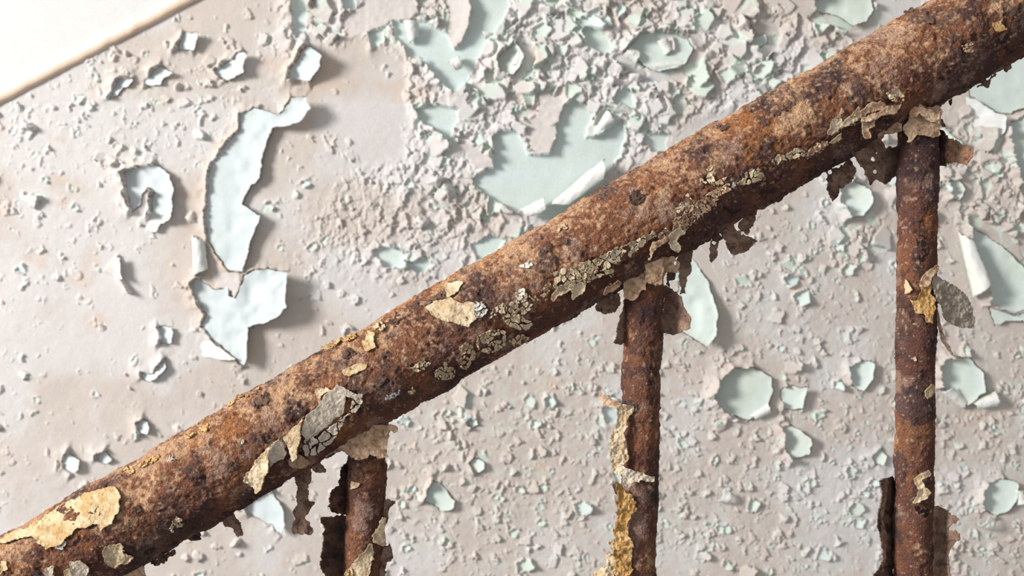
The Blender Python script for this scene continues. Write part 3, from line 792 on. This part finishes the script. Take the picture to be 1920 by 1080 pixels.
flake(poly=[(1664,175),(1668,166),(1682,162),(1692,176),(1698,188),(1680,192),(1668,186)], col='cream', lab='rough cream crust above the last joint', edge=.8, base=1.6, wave=1, crackle=13, gap=.03, seed=55, **R_)
flake(poly=[(1616,222),(1640,212),(1662,200),(1690,192),(1685,210),(1672,215),(1660,215),(1640,225),(1622,230),(1616,228)], col='tan', lab='ragged tan sheet reaching to the last baluster', edge=.5, base=3, lift=(0,1,4), seed=56, **R_)
flake(poly=[(1616,226),(1640,226),(1642,238),(1634,242),(1633,258),(1622,260),(1616,248)], col='tan', edge=.7, base=5, lift=(0,1,4), seed=57, **R_)
flake(poly=[(1858,45),(1880,35),(1885,55),(1870,62)], col='ochre', edge=.5, seed=58, jag=4, **R_)
flake(poly=[(1800,88),(1815,80),(1832,88),(1826,100),(1806,100)], col='tan', crackle=8, seed=59, jag=4, **R_)
flake(poly=[(1222,455),(1240,448),(1248,440),(1254,452),(1240,462),(1228,468),(1218,490),(1214,486),(1220,470)], col='tan', lab='twisted tan strip above the middle baluster', base=5, lift=(0,1,4), seed=60, **R_)
flake(poly=[(1252,440),(1275,425),(1288,432),(1272,445),(1270,452),(1280,462),(1276,475),(1264,470),(1255,458)], col='greytan', lab='split grey tan tongue above the middle baluster', base=4, lift=(0,1,4), edge=.6, seed=61, **R_)
flake(poly=[(1132,550),(1138,538),(1158,524),(1165,532),(1152,545),(1140,550),(1134,556)], col='tan', lab='curled tan lip left of the middle joint', base=4, edge=1.5, lift=(0,1,2), seed=62, **R_)
flake(poly=[(1345,455),(1336,445),(1350,436),(1358,446)], col='dark', base=1, seed=63, **R_)
for k, (poly, col) in enumerate((
    ([(700,505+105),(712,604),(716,612),(704,618)], 'yellow'), ([(345,812),(380,800),(392,790),(398,796),(370,815),(348,822)], 'ochre'),
    ([(232,880),(270,862),(300,850),(302,858),(262,878),(240,890)], 'ochre'), ([(420,756),(455,735),(490,722),(488,730),(450,748),(424,764)], 'ochre'),
    ([(600,652),(640,632),(672,622),(670,632),(640,642),(606,662)], 'ochre'), ([(310,860),(326,852),(330,862),(316,868)], 'white'),
    ([(448,832),(462,826),(464,834),(452,840)], 'white'), ([(975,495),(990,488),(996,500),(984,506)], 'white'),
    ([(312,985),(330,970),(346,978),(335,995),(318,1000)], 'greytan'), ([(1040,432),(1060,420),(1066,430),(1048,440)], 'tan'))):
    flake(poly=poly, col=col, base=.3, wave=.4, jag=4, crackle=9, gap=.03, seed=640 + k, **R_)

# dark mill scale still clinging to the bar
for k, poly in enumerate(([(722,602),(760,576),(800,556),(836,543),(838,552),(800,570),(770,590),(735,612)], [(470,758),(486,744),(504,738),(508,750),(494,764),(476,768)],
    [(1395,205),(1420,186),(1428,192),(1404,212)], [(1444,196),(1470,180),(1496,186),(1490,204),(1462,214),(1446,208)], [(1338,240),(1366,228),(1368,238),(1344,250)],
    [(1718,26),(1740,12),(1764,20),(1756,40),(1730,46)], [(1690,20),(1714,6),(1724,10),(1700,28)], [(1175,370),(1200,356),(1212,366),(1192,382)], [(1040,452),(1062,440),(1070,450),(1050,464)],
    [(420,868),(440,860),(448,872),(430,884)], [(244,956),(262,948),(268,960),(252,970)], [(636,660),(660,650),(668,664),(648,676)])):
    flake(poly=poly, col='scale', base=.25, wave=.6, edge=.15, crackle=15, gap=.02, jag=5, seed=670 + k, **R_)

# dark flakes hanging below the rail
H_ = dict(parent=handrail)
flake(poly=[(1546,312),(1562,316),(1580,306),(1597,292),(1606,320),(1596,345),(1576,360),(1565,384),(1556,362),(1549,336)], col='brown', lab='brown ragged flake hanging under the rail', y0=.004, holes=((1556,322,5),), jag=3, wave=1.5, seed=71, **H_)
flake(poly=[(1594,280),(1625,255),(1645,250),(1655,262),(1664,280),(1690,262),(1692,330),(1672,338),(1660,345),(1642,340),(1634,352),(1625,330),(1612,308)], col='brown', lab='large brown flake with holes between rail and last baluster', slope=(1.0,0), y0=.003, holes=((1636,298,4),(1642,322,4),(1646,288,2)), jag=3, wave=1.5, seed=72, **H_)
flake(poly=[(1384,424),(1400,402),(1423,388),(1416,415),(1403,440),(1388,434)], col='brown', y0=.004, jag=2.5, wave=1.2, seed=73, **H_)
flake(poly=[(1342,428),(1372,415),(1386,436),(1400,444),(1423,452),(1410,462),(1396,474),(1378,479),(1366,470),(1360,452)], col='brown', lab='fan shaped brown flake under the rail', y0=.003, jag=2, wave=1.2, seed=74, **H_)
flake(poly=[(1334,430),(1346,430),(1349,450),(1344,478),(1336,494),(1329,486),(1331,460)], col='brown', lab='narrow brown tongue hanging under the rail', y0=.002, holes=((1338,454,3),), jag=2, seed=75, **H_)
flake(poly=[(1436,372),(1460,358),(1476,352),(1470,370),(1458,382),(1450,376)], col='dark', y0=.006, seed=76, **H_)
flake(poly=[(1823,168),(1855,148),(1866,136),(1872,140),(1860,150),(1853,166),(1840,162),(1830,166)], col='brown', lab='small brown point under the upper end', y0=.002, jag=1.6, seed=77, **H_)
flake(poly=[(1876,128),(1890,112),(1896,118),(1894,130),(1886,138)], col='brown', y0=.003, seed=78, **H_)
flake(poly=[(1778,192),(1790,176),(1786,186),(1784,200)], col='dark', y0=.006, seed=79, **H_)
flake(poly=[(1112,575),(1124,560),(1148,550),(1162,548),(1164,572),(1152,588),(1132,588),(1116,582)], col='brown', lab='rounded brown flake left of the middle joint', y0=.000, wave=1.5, seed=80, **H_)
flake(poly=[(548,890),(560,868),(588,862),(582,905),(576,936),(592,940),(578,960),(572,972),(584,985),(590,1000),(548,1000),(552,960),(558,925)], col='brown', lab='long brown strip hanging under the grey peel', y0=.004, jag=3, wave=2, seed=81, **H_)
flake(poly=[(578,868),(600,850),(603,872),(610,888),(596,890),(586,884)], col='brown', y0=.002, jag=2.5, seed=82, **H_)
flake(poly=[(410,966),(432,946),(440,968),(452,985),(459,1003),(446,1008),(434,990),(418,988)], col='brown', lab='small brown flake dangling below the rail', y0=.005, jag=2.5, seed=83, **H_)
flake(poly=[(345,1010),(362,998),(378,998),(378,1012),(360,1014)], col='dark', y0=.004, seed=84, **H_)
flake(poly=[(280,1058),(300,1044),(330,1026),(330,1042),(312,1050),(296,1062)], col='dark', y0=.004, jag=3.5, seed=85, **H_)
flake(poly=[(222,1084),(240,1070),(268,1058),(276,1084)], col='tan', lab='tan sheet under the lower end of the rail', y0=-.008, seed=86, **H_)

# first baluster
B1, B2, B3 = BAL_OB; C1, C2, C3 = BAL_CYL
flake(B1, [(598,852),(630,818),(660,806),(700,798),(716,794),(731,802),(728,830),(727,856),(712,860),(692,852),(690,860),(668,862),(654,856),(640,846),(622,850),(604,860)], 'tan', 'tan collar of paint where the first baluster meets the rail', y0=-.0105, curve=14, edge=.8, wave=1.0, jag=2, seed=90)
flake(B1, [(718,812),(720,800),(732,795),(744,800),(746,808),(738,812),(734,806),(728,812),(722,822)], 'tan', 'small curled hook beside the collar', y0=-.008, edge=1, jag=1, seed=91)
flake(B1, [(655,856),(668,868),(664,905),(662,966),(620,962),(614,950),(622,920),(634,908),(642,880)], 'dark', 'dark shell of paint left of the first baluster', y0=-.001, slope=(1.5,0), jag=2, wave=1.2, seed=92)  # shade of its hollow side is put into the dark brown colour
flake(B1, [(604,970),(662,966),(660,1010),(656,1090),(612,1086),(600,1066),(602,1040),(608,1012)], 'dark', 'lower dark shell of paint left of the first baluster', y0=-.001, slope=(1.6,0), jag=2.2, wave=1.5, seed=93)  # dark brown colour stands for the shade inside this shell
flake(B1, [(716,938),(728,934),(744,940),(730,955),(724,985),(712,990)], 'brown', None, y0=-.001, jag=2, seed=94)
flake(B1, [(716,968),(724,970),(722,1000),(727,1020),(720,1026),(700,1014),(695,1004),(706,992)], 'greytan', 'grey tan flap right of the first baluster', y0=-.010, slope=(.4,0), jag=1.5, seed=95)
flake(B1, [(700,1014),(716,1022),(730,1020),(738,1046),(726,1056),(724,1084),(694,1084)], 'brown', 'brown curled sheet right of the first baluster', y0=-.002, jag=2, wave=1.5, seed=96)
flake(B1, [(642,1086),(656,1060),(678,1036),(692,1018),(700,1018),(701,1046),(690,1086)], 'cream', 'cream sheet at the foot of the first baluster', cyl=C1, base=1.0, edge=.8, seed=97)
flake(B1, [(642,1086),(650,1070),(662,1066),(668,1086)], 'ochre', None, cyl=C1, base=1.5, crackle=8, seed=98)
flake(B1, [(655,918),(654,902),(668,904),(676,906),(670,916),(660,920)], 'cream', 'small cream chip on the first baluster', cyl=C1, base=.8, edge=.6, seed=99)
# second baluster
flake(B2, [(1166,530),(1188,502),(1214,487),(1244,480),(1262,480),(1274,495),(1270,510),(1246,515),(1244,534),(1214,532),(1210,544),(1186,562),(1172,560),(1168,545)], 'tan', 'tan collar of paint where the middle baluster meets the rail', y0=-.0105, curve=12, edge=.6, wave=1.2, jag=2.2, holes=((1264,494,3),), seed=110, tone=.95)
flake(B2, [(1208,492),(1244,480),(1246,512),(1243,534),(1222,536),(1210,528)], 'tan', 'upper tan layer of the middle collar', y0=-.0125, curve=12, edge=.5, wave=.8, seed=111)
flake(B2, [(1174,556),(1180,560),(1174,600),(1172,640),(1164,648),(1152,645),(1160,612),(1168,575)], 'brown', 'narrow brown shell left of the middle baluster', y0=-.003, slope=(1.6,0), jag=1.8, seed=112)
flake(B2, [(1243,536),(1260,540),(1276,555),(1282,575),(1297,595),(1290,618),(1270,628),(1240,628)], 'brown', 'brown leaf of paint right of the middle baluster', y0=.000, slope=(-1.2,0), jag=2, wave=1.2, seed=113)
flake(B2, [(1270,470),(1290,456),(1299,462),(1298,510),(1288,522),(1272,520),(1268,495)], 'brown', 'dark hanging shell beside the middle collar', y0=-.002, slope=(.3,0), seed=114)
flake(B2, [(1270,518),(1288,520),(1284,535),(1288,550),(1274,552),(1278,540),(1272,532)], 'brown', None, y0=-.002, seed=115)
flake(B2, [(1248,508),(1268,510),(1268,524),(1256,526),(1254,540),(1248,534)], 'dark', None, y0=-.003, seed=116)
flake(B2, [(1119,735),(1135,740),(1152,752),(1170,760),(1186,762),(1180,772),(1160,768),(1148,766),(1132,760)], 'tan', 'frayed tan tip left of the middle baluster', y0=-.006, slope=(-.3,0), jag=2.4, seed=117)
flake(B2, [(1152,762),(1186,760),(1186,776),(1176,790),(1174,812),(1176,835),(1182,858),(1170,870),(1162,890),(1148,886),(1143,850),(1142,826),(1152,806),(1156,785)], 'cream', 'curling cream strip along the middle baluster', y0=-.009, curve=10, edge=.8, wave=1.6, jag=2.4, seed=118)
flake(B2, [(1162,872),(1180,878),(1200,884),(1228,893),(1229,904),(1206,900),(1190,905),(1178,920),(1168,905)], 'grey', 'grey torn strip across the middle baluster', y0=-.0105, curve=12, edge=1, wave=1.2, jag=2, seed=119)
flake(B2, [(1148,902),(1160,905),(1172,925),(1188,930),(1196,945),(1188,965),(1176,985),(1178,1004),(1190,1020),(1184,1040),(1187,1068),(1170,1086),(1152,1086),(1156,1050),(1148,1020),(1150,990),(1158,960),(1156,930)], 'ochre', 'ochre yellow strip along the middle baluster', y0=-.010, curve=10, edge=1.0, wave=2.0, jag=3, seed=120)
flake(B2, [(1108,1086),(1112,1074),(1132,1062),(1134,1040),(1128,1030),(1148,1040),(1140,1018),(1152,1010),(1158,1040),(1160,1086)], 'cream', 'frayed cream strip left of the ochre strip', y0=-.006, slope=(-.3,0), jag=3, wave=1.6, seed=121)
flake(B2, [(1146,898),(1162,908),(1160,938),(1152,928)], 'dark', None, y0=-.004, seed=122)
# third baluster
flake(B3, [(1700,262),(1692,240),(1704,222),(1708,205),(1724,190),(1734,200),(1752,198),(1764,200),(1764,215),(1763,240),(1764,256),(1750,258),(1738,254),(1722,254),(1708,268),(1695,270)], 'tan', 'tan collar of paint where the last baluster meets the rail', y0=-.0105, curve=12, edge=.6, wave=1.2, jag=2.4, seed=130)
flake(B3, [(1705,220),(1710,205),(1726,190),(1736,202),(1762,206),(1762,232),(1744,228),(1726,214),(1712,222)], 'tan', 'upper tan layer of the last collar', y0=-.013, curve=12, edge=1.2, wave=.8, seed=131, tone=1.05)
flake(B3, [(1643,258),(1643,238),(1650,228),(1672,224),(1692,232),(1692,246),(1676,248),(1660,250),(1652,262)], 'tan', 'tan bridge of paint between rail and last collar', y0=-.010, edge=1.2, wave=.6, seed=132)
flake(B3, [(1760,214),(1770,222),(1774,236),(1764,238)], 'dark', None, y0=-.002, seed=133)
flake(B3, [(1752,242),(1768,244),(1778,256),(1772,312),(1740,313),(1740,250)], 'dark', None, y0=.001, slope=(-1.5,0), seed=134)
flake(B3, [(1766,258),(1790,262),(1806,274),(1824,276),(1827,292),(1818,302),(1812,312),(1790,306),(1768,312)], 'rusty', 'rusty brown flake sticking out right of the last baluster', y0=-.001, slope=(-0.5,0), jag=2.4, wave=1.2, seed=135)
flake(B3, [(1726,522),(1738,508),(1756,498),(1760,504),(1756,516),(1750,530),(1744,546),(1752,562),(1753,588),(1748,594),(1750,610),(1738,606),(1732,588),(1716,588),(1712,570),(1706,558),(1722,562)], 'ochre', 'ochre yellow chip on the last baluster', cyl=C3, base=1.6, edge=1.0, wave=1.4, jag=2.8, seed=136)
flake(B3, [(1724,524),(1738,508),(1757,498),(1758,508),(1746,522),(1740,538),(1726,536)], 'tan', None, cyl=C3, base=3, edge=.8, seed=137)
flake(B3, [(1695,524),(1702,528),(1710,542),(1704,550),(1696,552)], 'yellow', 'small yellow chip on the last baluster', cyl=C3, base=1, edge=.8, seed=138)
flake(B3, [(1746,512),(1762,520),(1790,535),(1812,552),(1826,580),(1828,602),(1826,616),(1806,616),(1780,606),(1768,590),(1756,562),(1748,542)], 'grey', 'grey speckled leaf of paint right of the last baluster', y0=-.006, slope=(.3,.1), curve=-6, jag=2.2, wave=1.6, seed=139, tone=.62)
flake(B3, [(1750,562),(1760,585),(1764,610),(1775,640),(1790,665),(1812,673),(1796,674),(1780,662),(1766,640),(1758,612)], 'brown', 'thin brown ribbon dangling from the last baluster', y0=-.005, jag=1.0, seed=140)
flake(B3, [(1712,900),(1722,888),(1744,882),(1746,890),(1730,900),(1736,912),(1746,922),(1738,936),(1724,944),(1708,948),(1720,932),(1722,918)], 'cream', 'cream curled ribbon on the last baluster', cyl=C3, base=3, edge=1.2, wave=1.0, jag=1.4, seed=141)
flake(B3, [(1652,905),(1676,892),(1682,905),(1679,942),(1681,1000),(1674,1086),(1632,1086),(1650,1068),(1658,1040),(1652,1005),(1645,975),(1656,930)], 'dark', 'dark shell of paint left of the last baluster', y0=-.001, slope=(1.6,0), jag=2, wave=1.2, seed=142)  # shaded hollow side of the shell painted in as dark brown
flake(B3, [(1652,900),(1662,895),(1668,905),(1662,940),(1658,975),(1664,1010),(1664,1050),(1652,1086),(1632,1086),(1650,1068),(1657,1040),(1651,1005),(1645,975),(1655,930)], 'brown', 'pale edge of the dark shell', y0=-.004, slope=(0.9,0), jag=2, seed=143)
flake(B3, [(1752,948),(1768,952),(1780,960),(1799,978),(1784,984),(1776,994),(1798,1000),(1799,1008),(1786,1022),(1780,1036),(1781,1086),(1738,1086),(1738,960)], 'brown', 'brown ragged shell of paint right of the last baluster', y0=-.001, slope=(-1.4,0), jag=2.2, wave=1.2, seed=144)
flake(B3, [(1734,735),(1744,722),(1752,726),(1750,744),(1740,748)], 'yellow', None, cyl=C3, base=.8, edge=.5, seed=145)
flake(B3, [(1712,668),(1718,664),(1720,674),(1714,678)], 'yellow', None, cyl=C3, base=.8, seed=146)
flake(B3, [(1718,446),(1724,440),(1734,446),(1742,456),(1738,478),(1730,488),(1718,490),(1722,470)], 'pit_shade', None, cyl=C3, base=.25, wave=.2, jag=3, seed=147)  # near-black sheet painting the darkness of a hole in the bar
flake(B3, [(1716,950),(1728,944),(1740,940),(1744,962),(1738,972),(1728,966),(1720,962)], 'pit_shade', None, cyl=C3, base=.25, wave=.2, jag=4, seed=148)  # second near-black sheet, painted darkness of a hollow
